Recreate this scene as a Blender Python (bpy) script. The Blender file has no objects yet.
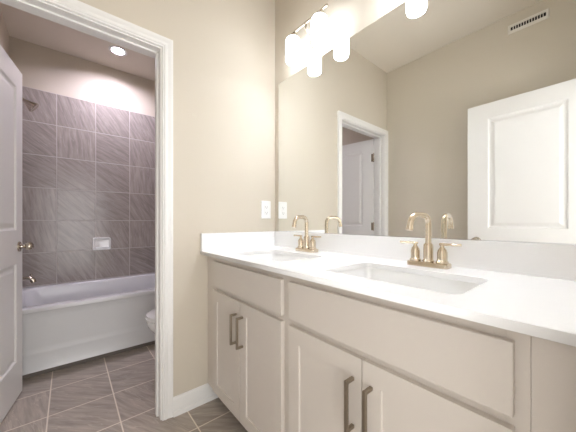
import bpy, bmesh, math
from mathutils import Vector, Matrix

S = bpy.context.scene
COL = S.collection
PI = math.pi

# ---------------------------------------------------------------- key sizes (metres)
XM = 1.1647      # mirror wall
YB = 1.5436      # wall with the doorway to the tub room
YB2 = 1.660      # its far face
YT = 3.38        # tiled wall behind the tub
XL = -0.406      # left wall
YF = -0.015      # wall the camera's doorway is in
ZC = 2.738       # ceiling
ZCT = 0.907      # countertop

# ---------------------------------------------------------------- camera
cam_data = bpy.data.cameras.new('camera')
cam = bpy.data.objects.new('camera', cam_data)
COL.objects.link(cam)
cam.location = (0, 0, 1.0815)
cam.rotation_euler = (PI / 2, 0, -0.6954)
cam_data.sensor_width = 36
cam_data.sensor_fit = 'HORIZONTAL'
cam_data.lens = 263 / 576 * 36
cam_data.shift_y = 5.72 / 576
cam_data.clip_start = 0.01
S.camera = cam

# ---------------------------------------------------------------- world, lights, exposure
world = bpy.data.worlds.new('world')
S.world = world
world.use_nodes = True
bg = world.node_tree.nodes['Background']
bg.inputs[0].default_value = (1.0, 0.97, 0.93, 1)
bg.inputs[1].default_value = 1.0

def area(name, loc, rot, sx, sy, power, col):
    l = bpy.data.lights.new(name, 'AREA')
    l.shape = 'RECTANGLE'; l.size = sx; l.size_y = sy
    l.energy = power; l.color = col
    o = bpy.data.objects.new(name, l); COL.objects.link(o)
    o.location = loc; o.rotation_euler = rot
    return o

# added fill panel behind the camera, tilted up to brighten room and ceiling
area('doorway_fill', (0.15, -1.25, 1.05), (PI / 2 + 0.30, 0, 0), 1.5, 1.8, 17, (0.97, 0.98, 1.0))

SHADE_STRENGTH = 8.5
BULB_STRENGTH = 190.0
CAN_STRENGTH = 540.0

vs = S.view_settings
vs.view_transform = 'Standard'
vs.look = 'None'
vs.gamma = 1.0
vs.use_curve_mapping = False
vs.exposure = 0.97
S.cycles.diffuse_bounces = 8

# ---------------------------------------------------------------- materials
def new_mat(name):
    m = bpy.data.materials.new(name); m.use_nodes = True
    return m, m.node_tree.nodes, m.node_tree.links, m.node_tree.nodes['Principled BSDF']

def plain(name, col, rough=0.5, metal=0.0, bump=0.0, bscale=200, var=0.0, vscale=6, coat=0.0, spec=None):
    m, n, l, b = new_mat(name)
    b.inputs['Base Color'].default_value = (*col, 1)
    b.inputs['Roughness'].default_value = rough
    b.inputs['Metallic'].default_value = metal
    b.inputs['Coat Weight'].default_value = coat
    if spec is not None: b.inputs['Specular IOR Level'].default_value = spec
    tc = n.new('ShaderNodeTexCoord')
    if var:
        nz = n.new('ShaderNodeTexNoise'); nz.inputs['Scale'].default_value = vscale
        nz.inputs['Detail'].default_value = 5
        l.new(tc.outputs['Object'], nz.inputs['Vector'])
        mx = n.new('ShaderNodeMix'); mx.data_type = 'RGBA'
        mx.inputs['A'].default_value = (*[c * (1 - var) for c in col], 1)
        mx.inputs['B'].default_value = (*[min(1, c * (1 + var)) for c in col], 1)
        l.new(nz.outputs['Fac'], mx.inputs['Factor'])
        l.new(mx.outputs['Result'], b.inputs['Base Color'])
    if bump:
        nb = n.new('ShaderNodeTexNoise'); nb.inputs['Scale'].default_value = bscale
        nb.inputs['Detail'].default_value = 3
        l.new(tc.outputs['Object'], nb.inputs['Vector'])
        bp = n.new('ShaderNodeBump'); bp.inputs['Strength'].default_value = bump
        bp.inputs['Distance'].default_value = 0.002
        l.new(nb.outputs['Fac'], bp.inputs['Height'])
        l.new(bp.outputs['Normal'], b.inputs['Normal'])
    return m

def emis(name, col, strength):
    m, n, l, b = new_mat(name)
    b.inputs['Base Color'].default_value = (0.9, 0.9, 0.9, 1)
    b.inputs['Roughness'].default_value = 0.3
    b.inputs['Emission Color'].default_value = (*col, 1)
    b.inputs['Emission Strength'].default_value = strength
    return m

def tile_mat(name, col, grout, axes, off, size=0.3048, gw=0.005, rough=0.3, contrast=0.26, vein=0.25):
    """square stone look porcelain tile: grout grid plus streaks whose angle changes tile by tile"""
    m, n, l, b = new_mat(name)
    tc = n.new('ShaderNodeTexCoord')
    sp = n.new('ShaderNodeSeparateXYZ'); l.new(tc.outputs['Object'], sp.inputs[0])
    def M(op, a, bb=None, c=None):
        k = n.new('ShaderNodeMath'); k.operation = op
        for i, v in enumerate((a, bb, c)):
            if v is None: continue
            if isinstance(v, (int, float)): k.inputs[i].default_value = v
            else: l.new(v, k.inputs[i])
        return k.outputs[0]
    uv = [M('DIVIDE', M('SUBTRACT', sp.outputs[a], o), size) for a, o in zip(axes, off)]
    fl = [M('FLOOR', u) for u in uv]
    fr = [M('FRACT', u) for u in uv]
    e = [M('ABSOLUTE', M('SUBTRACT', f, 0.5)) for f in fr]
    edge = M('MAXIMUM', e[0], e[1])                     # 0.5 on a joint
    g = gw / size / 2
    joint = n.new('ShaderNodeMapRange'); joint.interpolation_type = 'SMOOTHSTEP'
    joint.inputs['From Min'].default_value = 0.5 - g * 1.3
    joint.inputs['From Max'].default_value = 0.5 - g * 0.7
    l.new(edge, joint.inputs['Value'])
    cid = n.new('ShaderNodeCombineXYZ'); l.new(fl[0], cid.inputs[0]); l.new(fl[1], cid.inputs[1])
    wn = n.new('ShaderNodeTexWhiteNoise'); wn.noise_dimensions = '3D'; l.new(cid.outputs[0], wn.inputs['Vector'])
    cen = n.new('ShaderNodeCombineXYZ')
    l.new(M('SUBTRACT', fr[0], 0.5), cen.inputs[0]); l.new(M('SUBTRACT', fr[1], 0.5), cen.inputs[1])
    ang = M('ADD', M('MULTIPLY', wn.outputs['Value'], 1.2), 0.35)
    rot = n.new('ShaderNodeVectorRotate'); rot.rotation_type = 'Z_AXIS'
    l.new(cen.outputs[0], rot.inputs['Vector']); l.new(ang, rot.inputs['Angle'])
    sc = n.new('ShaderNodeVectorMath'); sc.operation = 'MULTIPLY'
    sc.inputs[1].default_value = (1.6, 13.0, 1.0); l.new(rot.outputs[0], sc.inputs[0])
    ad = n.new('ShaderNodeVectorMath'); ad.operation = 'MULTIPLY_ADD'
    l.new(wn.outputs['Color'], ad.inputs[0]); ad.inputs[1].default_value = (37, 53, 11); l.new(sc.outputs[0], ad.inputs[2])
    nz = n.new('ShaderNodeTexNoise'); nz.inputs['Scale'].default_value = 1.0
    nz.inputs['Detail'].default_value = 6; nz.inputs['Roughness'].default_value = 0.6
    nz.inputs['Distortion'].default_value = 0.35
    l.new(ad.outputs[0], nz.inputs['Vector'])
    ramp = n.new('ShaderNodeValToRGB')
    ramp.color_ramp.elements[0].position = 0.3; ramp.color_ramp.elements[1].position = 0.72
    ramp.color_ramp.elements[0].color = (*[c * (1 - contrast) for c in col], 1)
    ramp.color_ramp.elements[1].color = (*[min(1, c * (1 + contrast)) for c in col], 1)
    l.new(nz.outputs['Fac'], ramp.inputs[0])
    nv = n.new('ShaderNodeTexNoise'); nv.inputs['Scale'].default_value = 0.55
    nv.inputs['Detail'].default_value = 4; nv.inputs['Distortion'].default_value = 0.5
    l.new(ad.outputs[0], nv.inputs['Vector'])
    vr = n.new('ShaderNodeMapRange'); vr.interpolation_type = 'SMOOTHSTEP'
    vr.inputs['From Min'].default_value = 0.0; vr.inputs['From Max'].default_value = 0.022
    vr.inputs['To Min'].default_value = vein; vr.inputs['To Max'].default_value = 0.0
    l.new(M('ABSOLUTE', M('SUBTRACT', nv.outputs['Fac'], 0.5)), vr.inputs['Value'])
    vm = n.new('ShaderNodeMix'); vm.data_type = 'RGBA'
    l.new(vr.outputs[0], vm.inputs['Factor']); l.new(ramp.outputs[0], vm.inputs['A'])
    vm.inputs['B'].default_value = (*grout, 1)
    hs = n.new('ShaderNodeHueSaturation')
    l.new(M('ADD', M('MULTIPLY', wn.outputs['Value'], 0.14), 0.93), hs.inputs['Value'])
    l.new(vm.outputs['Result'], hs.inputs['Color'])
    mx = n.new('ShaderNodeMix'); mx.data_type = 'RGBA'
    l.new(joint.outputs[0], mx.inputs['Factor']); l.new(hs.outputs[0], mx.inputs['A'])
    mx.inputs['B'].default_value = (*grout, 1)
    l.new(mx.outputs['Result'], b.inputs['Base Color'])
    l.new(M('ADD', M('MULTIPLY', joint.outputs[0], 0.5), rough), b.inputs['Roughness'])
    h = M('SUBTRACT', M('MULTIPLY', nz.outputs['Fac'], 0.25), joint.outputs[0])
    bp = n.new('ShaderNodeBump'); bp.inputs['Strength'].default_value = 0.35
    bp.inputs['Distance'].default_value = 0.0015
    l.new(h, bp.inputs['Height']); l.new(bp.outputs['Normal'], b.inputs['Normal'])
    return m

WALL = plain('wall_paint', (0.60, 0.545, 0.455), 0.75, bump=0.12, bscale=350)
WALL2 = WALL
CEIL = plain('ceiling_paint', (0.72, 0.665, 0.58), 0.85, bump=0.12, bscale=300)
TRIM = plain('white_trim_paint', (0.80, 0.79, 0.77), 0.32, bump=0.03, bscale=60)
DOORM = plain('white_door_paint', (0.80, 0.79, 0.77), 0.33, bump=0.06, bscale=120)
CAB = plain('greige_cabinet_paint', (0.63, 0.58, 0.525), 0.4, bump=0.03, bscale=90)
QUARTZ = plain('white_quartz', (0.88, 0.88, 0.88), 0.2, var=0.01, vscale=40)
PORC = plain('white_porcelain', (0.86, 0.86, 0.85), 0.08, coat=0.3)
ACRYL = plain('white_acrylic', (0.72, 0.73, 0.74), 0.22)
GOLD = plain('champagne_bronze', (0.68, 0.585, 0.455), 0.2, 1.0, bump=0.03, bscale=300)
NICK = plain('satin_nickel', (0.56, 0.50, 0.42), 0.16, 1.0, bump=0.02, bscale=300)
PULL = plain('brushed_pull_metal', (0.33, 0.285, 0.225), 0.36, 1.0, bump=0.03, bscale=300)
CHROME = plain('chrome', (0.70, 0.70, 0.70), 0.07, 1.0)
DARK = plain('dark_void', (0.02, 0.018, 0.016), 0.8)
KICK = plain('toe_kick_board', (0.16, 0.14, 0.12), 0.6)
PLASTIC = plain('white_plastic', (0.82, 0.82, 0.81), 0.3)
SLOT = plain('outlet_slot', (0.25, 0.24, 0.23), 0.5)
VENTM = plain('white_vent_metal', (0.75, 0.72, 0.66), 0.4)
MIRROR = plain('silvered_glass', (0.92, 0.93, 0.915), 0.0, 1.0)
SHADE = emis('lit_opal_glass', (0.87, 0.92, 1.0), SHADE_STRENGTH)
BULB = emis('lit_bulb', (0.87, 0.92, 1.0), BULB_STRENGTH)
CAN = emis('lit_downlight_lens', (0.90, 0.83, 1.0), CAN_STRENGTH)
WTILE = tile_mat('grey_wall_tile', (0.355, 0.315, 0.290), (0.56, 0.52, 0.50), (0, 2), (-0.0876, 0.485), 0.305, 0.005, 0.22)
WTILE_S = tile_mat('grey_side_wall_tile', (0.355, 0.315, 0.290), (0.56, 0.52, 0.50), (1, 2), (YT, 0.485), 0.305, 0.005, 0.22)
FTILE = tile_mat('grey_floor_tile', (0.38, 0.33, 0.285), (0.76, 0.69, 0.60), (0, 1), (-0.0880, 1.3640), 0.3048, 0.0065, 0.30)

# ---------------------------------------------------------------- object helpers
def link(name, me, mat, parent=None, loc=None, smooth=False, angle=None):
    o = bpy.data.objects.new(name, me); COL.objects.link(o)
    if mat is not None and not me.materials: me.materials.append(mat)
    if parent is not None: o.parent = parent
    if loc is not None: o.location = loc
    if smooth:
        for p in me.polygons: p.use_smooth = True
        try:
            me.set_sharp_from_angle(angle=math.radians(angle or 40))
        except Exception: pass
    return o

def obj(name, bm, mat, parent=None, loc=None, smooth=False, angle=None):
    bmesh.ops.recalc_face_normals(bm, faces=bm.faces[:])
    me = bpy.data.meshes.new(name); bm.to_mesh(me); bm.free()
    return link(name, me, mat, parent, loc, smooth, angle)

def tag(o, label, cat, group=None, kind=None):
    o['label'] = label; o['category'] = cat
    if group: o['group'] = group
    if kind: o['kind'] = kind
    return o

def thing(name, label, cat, loc=(0, 0, 0), rz=0, group=None, kind=None):
    o = bpy.data.objects.new(name, None); COL.objects.link(o)
    o.empty_display_size = 0.05
    o.location = loc; o.rotation_euler = (0, 0, rz)
    return tag(o, label, cat, group, kind)

def box(bm, x0, x1, y0, y1, z0, z1, bev=0.0, seg=2):
    b2 = bmesh.new()
    bmesh.ops.create_cube(b2, size=1)
    for v in b2.verts:
        v.co = Vector(((x0 + x1) / 2 + v.co.x * (x1 - x0), (y0 + y1) / 2 + v.co.y * (y1 - y0), (z0 + z1) / 2 + v.co.z * (z1 - z0)))
    if bev: bmesh.ops.bevel(b2, geom=b2.edges[:], offset=bev, segments=seg, affect='EDGES', profile=0.5)
    me = bpy.data.meshes.new('t'); b2.to_mesh(me); b2.free()
    bm.from_mesh(me); bpy.data.meshes.remove(me)
    return bm

def bx(*a, **k): return box(bmesh.new(), *a, **k)

def loft(bm, loops, cap0=True, cap1=True, closed=True):
    rings = [[bm.verts.new(p) for p in lp] for lp in loops]
    n = len(rings[0])
    for a, b in zip(rings, rings[1:]):
        for i in range(n if closed else n - 1):
            j = (i + 1) % n
            try: bm.faces.new((a[i], a[j], b[j], b[i]))
            except ValueError: pass
    if cap0: bm.faces.new(rings[0][::-1])
    if cap1: bm.faces.new(rings[-1])
    return bm

def lathe(prof, axis=(0, 0, 1), at=(0, 0, 0), seg=28, bm=None):
    """profile of (radius, height) spun about an axis; end radii may be 0"""
    bm = bm or bmesh.new()
    q = Vector((0, 0, 1)).rotation_difference(Vector(axis).normalized())
    at = Vector(at)
    loops = []
    for r, h in prof:
        r = max(r, 1e-4)
        loops.append([at + q @ Vector((r * math.cos(2 * PI * k / seg), r * math.sin(2 * PI * k / seg), h)) for k in range(seg)])
    return loft(bm, loops)

def tube(pts, r, seg=16, bm=None):
    bm = bm or bmesh.new()
    pts = [Vector(p) for p in pts]
    rs = r if isinstance(r, (list, tuple)) else [r] * len(pts)
    t0 = (pts[1] - pts[0]).normalized()
    up = Vector((0, 0, 1)) if abs(t0.z) < 0.9 else Vector((0, 1, 0))
    nrm = (up - t0 * up.dot(t0)).normalized()
    loops = []
    for i, p in enumerate(pts):
        a = pts[max(i - 1, 0)]; b = pts[min(i + 1, len(pts) - 1)]
        t = (b - a).normalized()
        nrm = (nrm - t * nrm.dot(t)).normalized()
        bi = t.cross(nrm)
        loops.append([p + (nrm * math.cos(2 * PI * k / seg) + bi * math.sin(2 * PI * k / seg)) * rs[i] for k in range(seg)])
    return loft(bm, loops)

def rrect(cx, cy, w, d, r, z, n=6):
    """rounded rectangle loop in the xy plane"""
    out = []
    for sx, sy, a0 in ((1, 1, 0), (-1, 1, 90), (-1, -1, 180), (1, -1, 270)):
        for k in range(n + 1):
            a = math.radians(a0 + 90 * k / n)
            out.append(Vector((cx + sx * (w / 2 - r) + r * math.cos(a), cy + sy * (d / 2 - r) + r * math.sin(a), z)))
    return out

def plate_with_holes(name, outer, holes, z0, z1, bev, mat, parent):
    cu = bpy.data.curves.new(name, 'CURVE'); cu.dimensions = '2D'; cu.fill_mode = 'BOTH'
    cu.extrude = (z1 - z0) / 2 - bev; cu.bevel_depth = bev; cu.bevel_resolution = 2; cu.offset = -bev
    for lp in [outer] + holes:
        s = cu.splines.new('POLY'); s.points.add(len(lp) - 1); s.use_cyclic_u = True
        for p, q in zip(s.points, lp): p.co = (q[0], q[1], 0, 1)
    o = bpy.data.objects.new('tmp', cu); COL.objects.link(o)
    bpy.context.view_layer.update()
    me = bpy.data.meshes.new_from_object(o.evaluated_get(bpy.context.evaluated_depsgraph_get()))
    bpy.data.objects.remove(o); bpy.data.curves.remove(cu)
    me.name = name; me.materials.clear()
    bm = bmesh.new(); bm.from_mesh(me)
    bmesh.ops.remove_doubles(bm, verts=bm.verts[:], dist=1e-5); bmesh.ops.recalc_face_normals(bm, faces=bm.faces[:])
    bm.to_mesh(me); bm.free()
    for v in me.vertices: v.co.z += (z0 + z1) / 2
    return link(name, me, mat, parent)

def panel_slab(w, h, t, panels, prof, both=True):
    """slab in local x (width), z (height), y from 0 (front face) to t (back face);
    panels = (x0, x1, z0, z1); prof = (inset, depth) rings from the panel edge inwards, last ring is filled"""
    bm = bmesh.new()
    xs = sorted({0, w, *[p[0] for p in panels], *[p[1] for p in panels]})
    zs = sorted({0, h, *[p[2] for p in panels], *[p[3] for p in panels]})
    for side in (0, 1):
        y0 = 0 if side == 0 else t
        sg = 1 if side == 0 else -1
        for i in range(len(xs) - 1):
            for j in range(len(zs) - 1):
                a, b, c, d = xs[i], xs[i + 1], zs[j], zs[j + 1]
                isp = (side == 0 or both) and any(abs(p[0] - a) < 1e-6 and abs(p[1] - b) < 1e-6 and abs(p[2] - c) < 1e-6 and abs(p[3] - d) < 1e-6 for p in panels)
                if not isp:
                    bm.faces.new([bm.verts.new(v) for v in ((a, y0, c), (b, y0, c), (b, y0, d), (a, y0, d))])
                else:
                    loops = [[Vector((a + s, y0 + sg * e, c + s)), Vector((b - s, y0 + sg * e, c + s)), Vector((b - s, y0 + sg * e, d - s)), Vector((a + s, y0 + sg * e, d - s))] for s, e in [(0, 0)] + prof]
                    loft(bm, loops, cap0=False, cap1=True)
    for q in (((0, 0, 0), (w, 0, 0), (w, t, 0), (0, t, 0)), ((0, 0, h), (w, 0, h), (w, t, h), (0, t, h)),
              ((0, 0, 0), (0, t, 0), (0, t, h), (0, 0, h)), ((w, 0, 0), (w, t, 0), (w, t, h), (w, 0, h))):
        bm.faces.new([bm.verts.new(v) for v in q])
    bmesh.ops.remove_doubles(bm, verts=bm.verts[:], dist=1e-5)
    # tiny rounding of the outer border
    ed = [e for e in bm.edges if all((abs(v.co.x) < 1e-6 or abs(v.co.x - w) < 1e-6 or abs(v.co.z) < 1e-6 or abs(v.co.z - h) < 1e-6) for v in e.verts)
          and len(e.link_faces) == 2 and e.calc_face_angle(0) > 1.2]
    bmesh.ops.bevel(bm, geom=ed, offset=0.0015, segments=2, affect='EDGES', profile=0.5)
    return bm

def turned(bm, m):
    bmesh.ops.transform(bm, matrix=m, verts=bm.verts[:]); return bm

def prism(prof, p0, p1, n_dir, bm=None, cap=True):
    """extrude a profile of (out, up) along p0->p1; out follows n_dir, up is perpendicular to both"""
    bm = bm or bmesh.new()
    p0, p1, nd = Vector(p0), Vector(p1), Vector(n_dir).normalized()
    t = (p1 - p0).normalized(); up = t.cross(nd)
    if up.z < 0 or (abs(up.z) < 1e-6 and False): up = -up
    loft(bm, [[p + nd * a + up * b for a, b in prof] for p in (p0, p1)], cap, cap)
    return bm

# ---------------------------------------------------------------- room shell
def struct(name, bm, mat, label, cat='wall', parent=None, **k):
    o = obj(name, bm, mat, parent, **k)
    if parent is None: tag(o, label, cat, kind='structure')
    return o

struct('floor', bx(-0.9, XM + 0.12, -1.4, YT + 0.12, -0.06, 0), FTILE, 'grey brown square stone look floor tiles with pale grout', 'floor')
LX, LY = 0.368, 3.016            # recessed light: the ceiling has its hole here
b = bmesh.new()
box(b, -0.53, XM + 0.12, YF - 0.12, LY - 0.051, ZC, ZC + 0.08); box(b, -0.53, XM + 0.12, LY + 0.051, YT + 0.12, ZC, ZC + 0.08)
box(b, -0.53, LX - 0.051, LY - 0.051, LY + 0.051, ZC, ZC + 0.08); box(b, LX + 0.051, XM + 0.12, LY - 0.051, LY + 0.051, ZC, ZC + 0.08)
struct('ceiling', b, CEIL, 'flat beige painted ceiling', 'ceiling')
struct('wall_right', bx(XM, XM + 0.12, YF - 0.12, YT + 0.12, 0, ZC), WALL, 'beige painted wall behind the big mirror and vanity')
struct('wall_left', bx(XL - 0.12, XL, YF - 0.12, YT + 0.12, 0, ZC), WALL, 'beige painted wall behind the open white doors, seen in the mirror')
struct('wall_far', bx(XL, XM, YT + 0.012, YT + 0.12, 0, ZC), WALL, 'painted wall above the tiles behind the bathtub')
DX0, DX1, DZ = -0.3440, 0.3835, 2.024          # tub room doorway
b = bmesh.new()
box(b, XL, DX0 - 0.02, YB, YB2, 0, ZC); box(b, DX1 + 0.02, XM, YB, YB2, 0, ZC); box(b, DX0 - 0.02, DX1 + 0.02, YB, YB2, DZ + 0.02, ZC)
struct('wall_back', b, WALL, 'beige painted wall with the doorway to the tub room')
EX0, EX1 = -0.262, 0.490
b = bmesh.new()
box(b, XL, EX0 - 0.02, YF - 0.12, YF, 0, ZC); box(b, EX1 + 0.02, XM, YF - 0.12, YF, 0, ZC); box(b, EX0 - 0.02, EX1 + 0.02, YF - 0.12, YF, 2.05, ZC)
struct('wall_front', b, WALL, 'beige painted wall around the entrance doorway')

# tiled surround of the tub (on the far wall and both ends)
tl = struct('wall_tiled', bx(XL, XM, YT, YT + 0.012, 0.40, 2.315), WTILE, 'grey square wall tiles above the bathtub', 'tiled wall')
struct('side_tiles', bx(XL, XL + 0.010, 2.50, YT, 0.40, 2.315), WTILE_S, '', parent=tl)
struct('side_tiles', bx(XM - 0.010, XM, 2.50, YT, 0.40, 2.315), WTILE_S, '', parent=tl)

# ---- door casings and jambs
CASE = [(0, 0), (0.009, 0), (0.012, 0.003), (0.012, 0.010), (0.0145, 0.013), (0.0155, 0.018), (0.0145, 0.024), (0.0125, 0.030),
        (0.0135, 0.040), (0.0165, 0.047), (0.0175, 0.054), (0.0165, 0.060), (0, 0.060)]
CASE = [(a_, b_ * 0.055 / 0.060) for a_, b_ in CASE]
def casing(bm, x0, x1, z1, y, ny, prof=CASE, rev=0.007):
    """mitred casing round an opening on the plane y, facing ny"""
    path = [(x0 - rev, 0, -1, 0), (x0 - rev, z1 + rev, -1, 1), (x1 + rev, z1 + rev, 1, 1), (x1 + rev, 0, 1, 0)]
    loops = [[Vector((px + sx * b_, y + ny * a_, pz + sz * b_)) for a_, b_ in prof] for px, pz, sx, sz in path]
    return loft(bm, loops)

t1 = thing('trim_1', 'white moulded casing around the tub room doorway', 'door casing', (0, 0, 0), kind='structure')
b = casing(bmesh.new(), DX0, DX1, DZ, YB, -1); obj('casing', b, TRIM, t1, smooth=True, angle=25)
b = casing(bmesh.new(), DX0, DX1, DZ, YB2, 1); obj('casing', b, TRIM, t1, smooth=True, angle=25)
b = bmesh.new()
box(b, DX0 - 0.02, DX0, YB, YB2, 0, DZ + 0.02, 0.001); box(b, DX1, DX1 + 0.02, YB, YB2, 0, DZ + 0.02, 0.001); box(b, DX0, DX1, YB, YB2, DZ, DZ + 0.02, 0.001)
obj('jamb', b, TRIM, t1)
b = bmesh.new()
for q in ((DX0, DX0 + 0.010, 0, DZ), (DX1 - 0.010, DX1, 0, DZ), (DX0, DX1, DZ - 0.010, DZ)):
    box(b, q[0], q[1], YB + 0.040, YB + 0.074, q[2], q[3], 0.002)
obj('door_stop', b, TRIM, t1)
t2 = thing('trim_2', 'white casing around the entrance doorway', 'door casing', (0, 0, 0), kind='structure')
b = casing(bmesh.new(), EX0, EX1, 2.03, YF, 1); obj('casing', b, TRIM, t2, smooth=True, angle=25)
b = bmesh.new()
box(b, EX0 - 0.02, EX0, YF - 0.12, YF, 0, 2.05); box(b, EX1, EX1 + 0.02, YF - 0.12, YF, 0, 2.05); box(b, EX0, EX1, YF - 0.12, YF, 2.03, 2.05)
obj('jamb', b, TRIM, t2)

# ---- baseboards: board with moulded top and a shoe strip
BASE = [(0, 0), (0.026, 0), (0.026, 0.010), (0.022, 0.019), (0.014, 0.022), (0.013, 0.070), (0.011, 0.077), (0.010, 0.084), (0.006, 0.090), (0.004, 0.099), (0, 0.099)]
def baseboard(name, segs, label):
    b = bmesh.new()
    for p0, p1, nd in segs:
        p0, p1, nv = Vector(p0), Vector(p1), Vector(nd)
        loft(b, [[p + nv * a_ + Vector((0, 0, b_)) for a_, b_ in BASE] for p in (p0, p1)])
    return struct(name, b, TRIM, label, 'baseboard', smooth=True, angle=25)
baseboard('baseboard_back', [((DX1 + 0.062, YB, 0), (0.735, YB, 0), (0, -1, 0))], 'white moulded baseboard between the doorway casing and the vanity')
baseboard('baseboard_left', [((XL, YF, 0), (XL, YB - 0.019, 0), (1, 0, 0)), ((XL, YB2 + 0.019, 0), (XL, 2.515, 0), (1, 0, 0))], 'white baseboard along the left wall behind the doors')
baseboard('baseboard_right', [((XM, YB2, 0), (XM, 2.515, 0), (-1, 0, 0))], 'white baseboard behind the toilet')
baseboard('baseboard_inner', [((DX1 + 0.062, YB2, 0), (XM - 0.027, YB2, 0), (0, 1, 0))], 'white baseboard on the tub room side of the doorway wall')

# ---------------------------------------------------------------- doors
MOULD = [(0.004, 0.001), (0.010, 0.009), (0.018, 0.011), (0.026, 0.0095), (0.044, 0.003), (0.050, 0.0025)]
def hinge(parent, x, y, z):
    b = lathe([(0.0, -0.046), (0.006, -0.046), (0.006, 0.046), (0.0, 0.046)], at=(x, y, z), seg=12)
    lathe([(0.0, 0.046), (0.004, 0.046), (0.005, 0.050), (0, 0.053)], at=(x, y, z), seg=12, bm=b)
    lathe([(0.0, -0.053), (0.005, -0.050), (0.004, -0.046), (0, -0.046)], at=(x, y, z), seg=12, bm=b)
    box(b, x - 0.001, x + 0.030, y + 0.001, y + 0.003, z - 0.044, z + 0.044)
    obj('hinge', b, NICK, parent, smooth=True)
KNOB = [(0.0, 0.0), (0.031, 0.0), (0.032, 0.003), (0.030, 0.007), (0.022, 0.010), (0.013, 0.012), (0.0105, 0.018), (0.0105, 0.026),
        (0.016, 0.031), (0.023, 0.037), (0.0265, 0.045), (0.0265, 0.052), (0.0235, 0.060), (0.016, 0.066), (0.007, 0.069), (0.0, 0.0695)]
def door_leaf(name, label, hinge_pt, direction, w, h, sh, st, zk):
    """leaf whose moulded front face runs from hinge_pt along direction; body goes to the +90 deg side times hand"""
    d = Vector((*direction, 0)).normalized()
    th = math.atan2(d.y, d.x)
    r = thing(name, label, 'door', (hinge_pt[0], hinge_pt[1], 0.008), th, kind='structure')
    pans = [(sh, w - st, 0.22, 0.82), (sh, w - st, 1.02, h - 0.118)]
    obj('leaf', panel_slab(w, h, 0.035, pans, MOULD), DOORM, r)
    for sgn, y0 in ((-1, 0), (1, 0.035)):
        obj('door_knob', lathe(KNOB, (0, sgn, 0), (w - 0.062, y0, zk), 32), NICK, r, smooth=True, angle=50)
    obj('latch_plate', bx(w - 0.0005, w + 0.002, 0.006, 0.029, zk - 0.029, zk + 0.029, 0.0008), NICK, r)
    obj('latch_bolt', bx(w, w + 0.009, 0.011, 0.024, zk - 0.009, zk + 0.009, 0.002), NICK, r)
    for z in (0.22, 1.02, 1.80): hinge(r, -0.006, -0.004, z)
    return r
# local x = along leaf, local y = leaf thickness. direction +y => local y points to -x
door_leaf('door_1', 'white two panel door at the left edge, swung into the tub room', (-0.3375, 1.670), (0.1115, 0.7040), 0.712, 2.012, 0.128, 0.095, 0.920)
door_leaf('door_2', 'white two panel entrance door standing open, seen only in the mirror', (-0.256, -0.002), (0.0, 1.0), 0.731, 2.020, 0.148, 0.136, 0.918)

# ---------------------------------------------------------------- bathtub
tub = thing('bathtub', 'white alcove bathtub with a plain glossy apron under grey tiles', 'bathtub', (0, 0, 0))
TX0, TX1, TY0, TY1 = XL + 0.011, XM - 0.011, 2.530, YT - 0.001
cx, cy = (TX0 + TX1) / 2, (TY0 + TY1) / 2
W, D = TX1 - TX0, TY1 - TY0
b = bmesh.new()
ZR = 0.480
lp = [rrect(cx, cy, W, D, 0.012, 0.452), rrect(cx, cy, W, D, 0.012, ZR - 0.010), rrect(cx, cy, W - 0.006, D - 0.006, 0.012, ZR - 0.003),
      rrect(cx, cy, W - 0.018, D - 0.018, 0.014, ZR)]
iw, idp = W - 0.16, D - 0.150
for k, (s, z, r) in enumerate([(0, ZR, 0.10), (0.012, ZR - 0.003, 0.10), (0.022, ZR - 0.014, 0.10), (0.040, 0.36, 0.11), (0.075, 0.20, 0.12), (0.11, 0.115, 0.13), (0.17, 0.085, 0.12), (0.26, 0.078, 0.10)]):
    lp.append(rrect(cx, cy + 0.004, iw - s * 1.6, idp - s, r, z))
loft(b, lp, cap0=False, cap1=True)
obj('tub_shell', b, ACRYL, tub, smooth=True, angle=50)
# apron profile (out toward -y, z), extruded along x
ap = [(0.010, 0.030), (0.004, 0.034), (0.010, 0.045), (0.010, 0.150), (0.0115, 0.165), (0.0145, 0.180), (0.0155, 0.20), (0.016, 0.40), (0.014, 0.440), (0.006, 0.452), (0.05, 0.452), (0.05, 0.03)]
obj('apron', loft(bmesh.new(), [[Vector((x, TY0 + a_, z_)) for a_, z_ in ap] for x in (TX0, TX1)]), ACRYL, tub, smooth=True, angle=35)
obj('toe_recess', bx(TX0, TX1, TY0 + 0.018, TY0 + 0.04, 0, 0.032), KICK, tub)
obj('drain', lathe([(0, 0), (0.034, 0), (0.034, 0.003), (0.02, 0.005), (0, 0.004)], at=(TX0 + 0.33, cy, 0.0785)), CHROME, tub, smooth=True)
obj('overflow_plate', lathe([(0, 0), (0.036, 0), (0.034, 0.006), (0.01, 0.010), (0, 0.010)], (1, 0, 0), (TX0 + 0.103, cy, 0.37)), NICK, tub, smooth=True)

# shower head, bath spout
YS = 2.95
sh = thing('shower', 'satin nickel cone shower head on a bent arm high on the tiles', 'shower head', (XL + 0.010, YS, 2.078))
obj('flange', lathe([(0, 0), (0.030, 0), (0.029, 0.004), (0.018, 0.010), (0.011, 0.012), (0, 0.012)], (1, 0, 0)), NICK, sh, smooth=True)
obj('arm', tube([(0.004, 0, 0), (0.03, 0, 0.001), (0.055, 0, 0.003), (0.075, 0, 0.0), (0.093, 0, -0.008), (0.112, 0, -0.022)], 0.0085), NICK, sh, smooth=True)
ax = Vector((0.80, 0, -0.60)).normalized()
obj('spray_cone', lathe([(0, -0.004), (0.012, -0.004), (0.014, 0.004), (0.012, 0.012), (0.013, 0.018), (0.020, 0.034), (0.032, 0.062), (0.043, 0.084), (0.044, 0.090), (0.040, 0.094), (0.030, 0.092), (0, 0.090)], ax, (0.110, 0, -0.021)), NICK, sh, smooth=True, angle=35)
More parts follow.
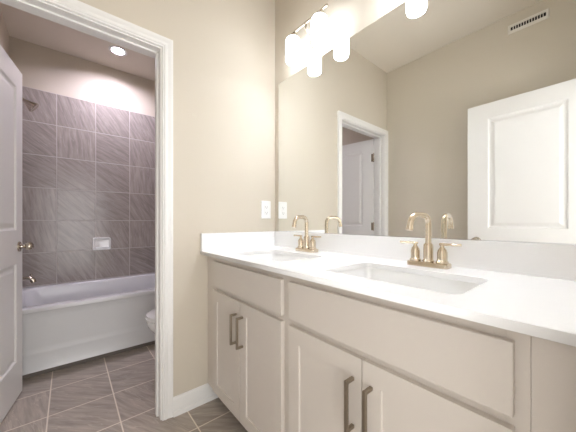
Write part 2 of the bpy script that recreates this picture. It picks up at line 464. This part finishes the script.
sp = thing('bath_spout', 'nickel bath spout on the tiles just above the tub rim', 'bath spout', (XL + 0.010, YS, 0.628))
obj('escutcheon', lathe([(0, 0), (0.032, 0), (0.031, 0.004), (0.026, 0.008), (0, 0.008)], (1, 0, 0)), NICK, sp, smooth=True)
b = tube([(0.004, 0, 0), (0.06, 0, 0), (0.11, 0, 0), (0.145, 0, -0.001), (0.165, 0, -0.006), (0.176, 0, -0.018), (0.180, 0, -0.036)], [0.017, 0.016, 0.0155, 0.0155, 0.017, 0.019, 0.018])
obj('spout_body', b, NICK, sp, smooth=True, angle=50)
obj('diverter_knob', lathe([(0, 0), (0.004, 0), (0.004, 0.012), (0.008, 0.014), (0.009, 0.020), (0.006, 0.024), (0, 0.025)], at=(0.165, 0, 0.010), seg=14), NICK, sp, smooth=True)
# shower valve
sv = thing('shower_valve', 'round nickel shower valve with a lever on the side tiles, behind the open door', 'shower valve', (XL + 0.010, YS, 1.05))
obj('valve_plate', lathe([(0, 0), (0.085, 0), (0.083, 0.005), (0.05, 0.012), (0.03, 0.014), (0.028, 0.04), (0, 0.042)], (1, 0, 0)), NICK, sv, smooth=True, angle=35)
obj('lever', tube([(0.03, 0, 0), (0.034, 0, -0.03), (0.036, 0, -0.09)], [0.011, 0.009, 0.006]), NICK, sv, smooth=True)

# soap dish
sd = thing('soap_dish', 'white ceramic soap dish fixed to the grey tiles over the tub', 'soap dish', (0.268, YT, 0.785))
def xz(lp, y): return [Vector((v.x, y, v.y)) for v in lp]
b = bmesh.new()
rr = lambda w_, h_, r_, y_: xz(rrect(0, 0.065, w_, h_, r_, 0, 5), y_)
loft(b, [rr(0.160, 0.130, 0.016, 0), rr(0.160, 0.130, 0.016, -0.012), rr(0.154, 0.124, 0.014, -0.020), rr(0.140, 0.110, 0.012, -0.021),
         rr(0.128, 0.096, 0.012, -0.016), rr(0.122, 0.090, 0.010, -0.006), rr(0.100, 0.07, 0.010, -0.0045)])
obj('dish_frame', b, PORC, sd, smooth=True, angle=50)
b = bmesh.new()
loft(b, [[Vector((v.x, v.y, v.z)) for v in rrect(0, -0.020, 0.124, 0.034, 0.010, z_)] for z_ in (0.018, 0.028)])
obj('soap_ledge', b, PORC, sd, smooth=True, angle=40)

# ---------------------------------------------------------------- toilet (faces -x)
tt = thing('toilet', 'white toilet, only the front of its bowl showing past the doorway casing', 'toilet', (XM - 0.035, 2.04, 0))
def oval(cx_, a, bfront, w_, z, n=40):
    out = []
    for k in range(n):
        t_ = 2 * PI * k / n
        c_, s_ = math.cos(t_), math.sin(t_)
        out.append(Vector((cx_ - (bfront if c_ > 0 else a) * math.copysign(abs(c_) ** 0.92, c_), w_ * math.copysign(abs(s_) ** 0.92, s_), z)))
    return out
b = bmesh.new()
loft(b, [oval(-0.36, 0.21, 0.20, 0.115, 0), oval(-0.36, 0.21, 0.20, 0.115, 0.02), oval(-0.36, 0.20, 0.185, 0.10, 0.05), oval(-0.37, 0.20, 0.185, 0.098, 0.14),
         oval(-0.385, 0.20, 0.21, 0.115, 0.22), oval(-0.40, 0.20, 0.265, 0.150, 0.29), oval(-0.41, 0.20, 0.29, 0.172, 0.335), oval(-0.41, 0.205, 0.300, 0.180, 0.365),
         oval(-0.41, 0.205, 0.300, 0.180, 0.382), oval(-0.41, 0.195, 0.290, 0.170, 0.388), oval(-0.41, 0.13, 0.235, 0.125, 0.386), oval(-0.42, 0.11, 0.19, 0.10, 0.30), oval(-0.42, 0.05, 0.08, 0.05, 0.20)])
obj('bowl', b, PORC, tt, smooth=True, angle=50)
b = bmesh.new()
loft(b, [oval(-0.41, 0.20, 0.302, 0.182, 0.3900), oval(-0.41, 0.205, 0.308, 0.188, 0.394), oval(-0.41, 0.205, 0.308, 0.188, 0.402), oval(-0.41, 0.20, 0.300, 0.181, 0.407)])
obj('toilet_seat', b, PORC, tt, smooth=True, angle=50)
b = bmesh.new()
loft(b, [oval(-0.41, 0.20, 0.296, 0.178, 0.4095), oval(-0.41, 0.205, 0.303, 0.184, 0.413), oval(-0.41, 0.205, 0.302, 0.183, 0.421), oval(-0.41, 0.19, 0.285, 0.167, 0.429), oval(-0.41, 0.12, 0.18, 0.10, 0.433)])
obj('toilet_lid', b, PORC, tt, smooth=True, angle=50)
b = bmesh.new()
loft(b, [rrect(-0.115, 0, 0.19, 0.34, 0.03, 0.36), rrect(-0.115, 0, 0.20, 0.38, 0.03, 0.45), rrect(-0.115, 0, 0.205, 0.40, 0.03, 0.70)])
obj('tank', b, PORC, tt, smooth=True, angle=50)
b = bmesh.new()
loft(b, [rrect(-0.115, 0, 0.21, 0.41, 0.03, 0.701), rrect(-0.115, 0, 0.222, 0.425, 0.03, 0.706), rrect(-0.115, 0, 0.222, 0.425, 0.03, 0.728), rrect(-0.115, 0, 0.21, 0.41, 0.03, 0.736)])
obj('tank_lid', b, PORC, tt, smooth=True, angle=50)
b = tube([(-0.224, 0.15, 0.64), (-0.232, 0.12, 0.638), (-0.236, 0.075, 0.632)], [0.006, 0.006, 0.008], 10)
lathe([(0, 0), (0.013, 0), (0.011, 0.010), (0, 0.011)], (-1, 0, 0), (-0.216, 0.15, 0.64), 16, b)
obj('flush_handle', b, CHROME, tt, smooth=True)

# recessed ceiling light over the tub
rl = thing('recessed_light', 'round lit recessed downlight in the ceiling over the bathtub', 'ceiling light', (LX, LY, ZC))
b = bmesh.new()
rp = [(0.046, 0.035), (0.0505, 0.035), (0.0505, 0.0), (0.078, -0.0003), (0.078, -0.003), (0.066, -0.006), (0.054, -0.005), (0.046, 0.002), (0.046, 0.035)]
loft(b, [[Vector((r_ * math.cos(2 * PI * k / 40), r_ * math.sin(2 * PI * k / 40), h_)) for k in range(40)] for r_, h_ in rp], False, False)
obj('trim_ring', b, TRIM, rl, smooth=True, angle=50)
obj('lens', lathe([(0, 0.016), (0.035, 0.016), (0.0455, 0.019), (0.0455, 0.024), (0, 0.024)], seg=40), CAN, rl, smooth=True)

# ---------------------------------------------------------------- vanity
FX = 0.650          # face frame plane
FD = 0.632          # door and drawer fronts
CY0, CY1 = 0.085, YB - 0.002
van = thing('vanity_cabinet', 'greige double vanity cabinet with two false drawer fronts and four shaker doors', 'cabinet', (FX, (CY0 + CY1) / 2, 0))
ox, oy = FX, (CY0 + CY1) / 2
def V(x0, x1, y0, y1, z0, z1, bev=0.0, bm=None): return box(bm or bmesh.new(), x0 - ox, x1 - ox, y0 - oy, y1 - oy, z0, z1, bev)
ZB, ZD = 0.100, 0.887
b = bmesh.new()
V(FX + 0.018, XM - 0.003, CY1 - 0.016, CY1, ZB, ZD, bm=b); V(FX + 0.018, XM - 0.003, CY0, CY0 + 0.016, ZB, ZD, bm=b)
V(FX + 0.018, XM - 0.003, CY0 + 0.016, CY1 - 0.016, ZB, ZB + 0.016, bm=b); V(XM - 0.012, XM - 0.003, CY0 + 0.016, CY1 - 0.016, ZB + 0.016, 0.60, bm=b)
V(FX + 0.018, XM - 0.012, 0.770, 0.786, ZB + 0.016, 0.70, bm=b)
obj('carcass', b, CAB, van)
# face frame: rails and stiles
b = bmesh.new()
L1, R1, L2, R2 = 1.430, 0.800, 0.755, 0.107
for y0, y1 in ((L1 - 0.012, CY1), (R2 + 0.012 - 0.034, R2 + 0.012), (L2 - 0.012, R1 + 0.012)):
    V(FX, FX + 0.018, y0 if y0 > CY0 else CY0, y1, ZB, ZD, 0.0008, b)
for y0, y1 in ((R1 + 0.012, L1 - 0.012), (R2 + 0.012, L2 - 0.012)):
    V(FX, FX + 0.018, y0, y1, 0.838, ZD, 0.0008, b); V(FX, FX + 0.018, y0, y1, 0.680, 0.735, 0.0008, b); V(FX, FX + 0.018, y0, y1, ZB, 0.135, 0.0008, b)
    V(FX + 0.012, FX + 0.016, y0, y1, 0.735, 0.838, 0, b)
obj('face_frame', b, CAB, van)
obj('toe_kick', V(0.725, 0.740, CY0, CY1, 0.0, ZB), KICK, van)
obj('filler_panel', V(FX + 0.0015, FX + 0.018, YF + 0.001, CY0 - 0.0003, 0.0, ZD, 0.0008), CAB, van)
def front(name, ya, yb, z0, z1, shaker):
    """front spanning y from ya (high) to yb (low); its face looks to -x"""
    w_, h_ = ya - yb, z1 - z0
    if shaker:
        bm_ = panel_slab(w_, h_, 0.0178, [(0.057, w_ - 0.057, 0.057, h_ - 0.057)], [(0.0012, 0.006), (0.0016, 0.0062)], both=False)
    else:
        bm_ = bx(0, w_, 0, 0.0178, 0, h_, bev=0.002)
    # local x -> -y, local y -> +x
    m = Matrix(((0, 1, 0, 0), (-1, 0, 0, 0), (0, 0, 1, 0), (0, 0, 0, 1)))
    return obj(name, turned(bm_, m), CAB, van, (FD - ox, ya - oy, z0))
def pull(parent, z0, z1, dy):
    b_ = bmesh.new()
    box(b_, -0.036, -0.026, dy - 0.005, dy + 0.005, z0, z1, 0.0012)
    for z_ in (z0, z1 - 0.010): box(b_, -0.0265, 0.000, dy - 0.005, dy + 0.005, z_, z_ + 0.010, 0.0012)
    obj('door_pull', b_, PULL, parent)
for ya, yb, mid in ((L1, R1, 1.121), (L2, R2, 0.434)):
    front('drawer_front', ya, yb, 0.716, 0.857, False)
    zb_, zt_ = 0.118, 0.694
    d1 = front('door', ya, mid + 0.0015, zb_, zt_, True)
    d2 = front('door', mid - 0.0015, yb, zb_, zt_, True)
    pull(d1, 0.487 - zb_, 0.634 - zb_, -(ya - (mid + 0.030)))
    pull(d2, 0.487 - zb_, 0.634 - zb_, -((mid - 0.0015) - (mid - 0.030)))

# countertop with two undermount sinks
SINKS = (1.112, 0.434)
XC0, XS0, XS1 = 0.604, 0.705, 0.985
ct = thing('countertop', 'white quartz vanity countertop with backsplash and two sink cutouts', 'countertop', (XC0, 0.76, ZCT - 0.020))
cox, coy = XC0, 0.76
sxc, sw = (XS0 + XS1) / 2 - cox, XS1 - XS0
outer = [(0, YF + 0.002 - coy), (XM - 0.001 - cox, YF + 0.002 - coy), (XM - 0.001 - cox, YB - 0.001 - coy), (0, YB - 0.001 - coy)]
holes = [[(v.x, v.y) for v in rrect(sxc, y - coy, sw, 0.432, 0.028, 0)] for y in SINKS]
plate_with_holes('counter_slab', outer, holes, 0, 0.020, 0.0015, QUARTZ, ct)
obj('backsplash', bx(XM - 0.020 - cox, XM - 0.001 - cox, YF + 0.002 - coy, YB - 0.001 - coy, 0.0195, 0.125, bev=0.0015), QUARTZ, ct)
obj('side_splash', bx(0.002, XM - 0.0205 - cox, YB - 0.020 - coy, YB - 0.001 - coy, 0.0195, 0.125, bev=0.0015), QUARTZ, ct)

for i, y in enumerate(SINKS):
    zt = ZCT - 0.0205
    s = thing('sink', ('white rectangular undermount sink at the far end of the counter, near the doorway wall', 'white rectangular undermount sink in the near half of the counter')[i],
              'sink', ((XS0 + XS1) / 2, y, zt - 0.155), group='sinks set into the countertop')
    b = bmesh.new()
    h_ = 0.155
    ins = [(0.030, 0.0), (0.004, 0.0), (0.001, -0.004), (-0.006, -0.06), (-0.014, -0.115), (-0.028, -0.138), (-0.050, -0.147), (-0.09, -0.151)]
    lp = [rrect(0, 0, sw + 2 * a_, 0.432 + 2 * a_, max(0.028 + a_ * 0.3, 0.02), h_ + z_) for a_, z_ in ins]
    lp += [rrect(0, 0, 0.05, 0.07, 0.02, 0.0035)]
    out = [rrect(0, 0, sw + 2 * a_ + 0.02, 0.432 + 2 * a_ + 0.02, max(0.035 + a_ * 0.3, 0.02), h_ + z_ - 0.012) for a_, z_ in ins[1:]][::-1]
    loft(b, out + [rrect(0, 0, sw + 0.06, 0.492, 0.037, h_ - 0.012)] + lp, True, True)
    obj('basin', b, PORC, s, smooth=True, angle=45)
    obj('drain', lathe([(0, 0), (0.022, 0), (0.022, 0.002), (0.017, 0.004), (0.015, 0.0025), (0, 0.003)], at=(0, 0, 0.003)), GOLD, s, smooth=True)

# ---------------------------------------------------------------- faucets
def faucet(x, y, swing, reach, label):
    r = thing('faucet', label, 'faucet', (x, y, ZCT + 0.0005), group='gooseneck faucets behind the sinks')
    b = bmesh.new()
    loft(b, [rrect(0, 0, 0.054, 0.150, 0.010, z_) for z_ in (0, 0.014)] + [rrect(0, 0, 0.050, 0.146, 0.010, 0.0175), rrect(0, 0, 0.044, 0.140, 0.009, 0.0185)])
    obj('base_plate', b, GOLD, r, smooth=True, angle=30)
    obj('spout_collar', lathe([(0, 0.017), (0.0205, 0.017), (0.0205, 0.024), (0.0175, 0.027), (0.0175, 0.080), (0.0160, 0.086), (0.0125, 0.090), (0, 0.090)]), GOLD, r, smooth=True, angle=30)
    R, R2, top = 0.034, 0.042, 0.200
    p = [(0, 0, 0.085), (0, 0, 0.12), (0, 0, top - R)]
    for k in range(1, 9):
        a = PI / 2 * k / 8; p.append((-R + R * math.cos(a), 0, top - R + R * math.sin(a)))
    for k in range(1, 10):
        a = math.radians(82) * k / 9; p.append((-(reach - R2) - R2 * math.sin(a), 0, top - R2 + R2 * math.cos(a)))
    cs, sn = math.cos(swing), math.sin(swing)
    p = [(x_ * cs, x_ * sn, z_) for x_, _, z_ in p]
    q = Vector(p[-1]); dd = (q - Vector(p[-2])).normalized()
    p.append(tuple(q + dd * 0.012))
    obj('spout', tube(p, 0.0112, 20), GOLD, r, smooth=True, angle=60)
    tip = q + dd * 0.010
    obj('aerator', lathe([(0, 0), (0.0122, 0), (0.0122, 0.012), (0.009, 0.012), (0, 0.010)], dd, tip), GOLD, r, smooth=True, angle=30)
    for s_ in (1, -1):
        hd = obj('handle', lathe([(0, 0.017), (0.0210, 0.017), (0.0210, 0.024), (0.0172, 0.028), (0.0172, 0.058), (0.0140, 0.068), (0.0085, 0.076), (0.0070, 0.080), (0.0070, 0.087), (0, 0.087)]), GOLD, r, (0, s_ * 0.050, 0), smooth=True, angle=30)
        obj('lever', tube([(0, -s_ * 0.010, 0.0885), (0, -s_ * 0.009, 0.0885), (0, s_ * 0.062, 0.0895), (0, s_ * 0.0635, 0.0895)], [0.0038, 0.0050, 0.0050, 0.0038], 14), GOLD, hd, smooth=True, angle=50)
    return r
faucet(1.072, 1.114, math.radians(9), 0.112, 'champagne gold two handle faucet behind the far sink by the outlet')
faucet(1.080, 0.438, math.radians(-7), 0.120, 'champagne gold two handle faucet behind the near sink')

# ---------------------------------------------------------------- mirror
mr = thing('wall_mirror', 'large frameless mirror above the backsplash of the vanity', 'mirror', (XM, 0.75, 1.012))
obj('mirror_glass', bx(-0.006, -0.0005, YF + 0.03 - 0.75, 1.497 - 0.75, 0.0005, 1.057, bev=0.0008), MIRROR, mr)
obj('mirror_channel', bx(-0.0085, -0.0062, YF + 0.03 - 0.75, 1.497 - 0.75, 0.0003, 0.004), CHROME, mr)

# ---------------------------------------------------------------- vanity lights
def vanity_light(y, label):
    r = thing('vanity_light', label, 'wall light', (XM, y, 2.243), group='two shade vanity lights over the mirror')
    obj('back_plate', lathe([(0, 0), (0.058, 0), (0.057, 0.008), (0.048, 0.016), (0.02, 0.019), (0, 0.019)], (-1, 0, 0), (0, 0, -0.045)), NICK, r, smooth=True, angle=35)
    obj('arm', tube([(-0.015, 0, -0.045), (-0.050, 0, -0.045), (-0.072, 0, -0.042), (-0.088, 0, -0.030), (-0.098, 0, -0.012), (-0.101, 0, 0.0)], 0.006, 12), NICK, r, smooth=True)
    obj('bar', tube([(-0.101, -0.170, 0), (-0.101, 0.170, 0)], 0.0062, 14), NICK, r, smooth=True, angle=40)
    for s_ in (1, -1):
        sh_ = obj('lamp_shade', lathe([(0, -0.030), (0.026, -0.030), (0.037, -0.034), (0.0430, -0.043), (0.0445, -0.058), (0.0445, -0.160), (0.0435, -0.170), (0.0405, -0.175),
                                          (0.0385, -0.172), (0.0405, -0.158), (0.0405, -0.058), (0.039, -0.046), (0.030, -0.036), (0, -0.034)], at=(0, 0, 0), seg=36), SHADE, r, (-0.101, s_ * 0.1115, 0), smooth=True, angle=60)
        obj('bulb', lathe([(0, -0.040), (0.013, -0.041), (0.014, -0.070), (0.022, -0.088), (0.029, -0.108), (0.028, -0.124), (0.020, -0.138), (0.010, -0.144), (0, -0.1455)], seg=24), BULB, sh_, smooth=True)
        obj('shade_cap', lathe([(0, -0.0295), (0.022, -0.0295), (0.022, -0.016), (0.010, -0.010), (0.007, -0.003), (0, -0.003)], seg=24), NICK, sh_, smooth=True, angle=40)
    return r
vanity_light(1.116, 'two shade wall light with lit white cylinders above the far sink')
vanity_light(0.450, 'two shade wall light over the near sink, seen only in the mirror')

# ---------------------------------------------------------------- outlet
ou = thing('wall_outlet', 'white electrical outlet cover on the beige wall beside the mirror', 'outlet', (1.082, YB, 1.167))
b = bmesh.new()
loft(b, [xz(rrect(0, 0, w_, h_, 0.004, 0, 3), y_) for w_, h_, y_ in ((0.080, 0.126, 0), (0.080, 0.126, -0.003), (0.074, 0.120, -0.006))])
obj('cover_plate', b, PLASTIC, ou)
b = bx(-0.017, 0.017, -0.0080, -0.005, -0.034, 0.034, bev=0.001)
sk = obj('socket_insert', b, PLASTIC, ou)
for zc_ in (-0.020, 0.020):
    b = bmesh.new()
    box(b, -0.0085, -0.0060, -0.0084, -0.0078, zc_ - 0.005, zc_ + 0.005); box(b, 0.0060, 0.0085, -0.0084, -0.0078, zc_ - 0.005, zc_ + 0.005)
    box(b, -0.0025, 0.0025, -0.0084, -0.0078, zc_ - 0.012, zc_ - 0.007)
    obj('socket_slots', b, SLOT, sk)
b = bx(-0.008, 0.008, -0.0088, -0.0078, -0.006, -0.001, bev=0.0003); box(b, -0.008, 0.008, -0.0088, -0.0078, 0.001, 0.006, 0.0003)
obj('test_buttons', b, PLASTIC, sk)

# ---------------------------------------------------------------- air vent on the left wall
av = thing('air_vent', 'white rectangular air vent with dark slots high on the wall, seen in the mirror', 'air vent', (XL, 0.373, 2.623))
b = bmesh.new()
def yz(w_, h_, x_): return [Vector((x_, -w_ / 2, -h_ / 2)), Vector((x_, w_ / 2, -h_ / 2)), Vector((x_, w_ / 2, h_ / 2)), Vector((x_, -w_ / 2, h_ / 2))]
loft(b, [yz(0.238, 0.070, 0), yz(0.238, 0.070, 0.003), yz(0.226, 0.058, 0.009), yz(0.204, 0.030, 0.009), yz(0.204, 0.030, 0.001)], cap0=False, cap1=False)
obj('vent_frame', b, VENTM, av)
obj('duct_opening', bx(0.0002, 0.0015, -0.102, 0.102, -0.015, 0.015), DARK, av)
for k in range(1, 13):
    y = -0.102 + 0.204 * k / 13
    obj('slat', bx(0.002, 0.008, y - 0.002, y + 0.002, -0.015, 0.015), VENTM, av)
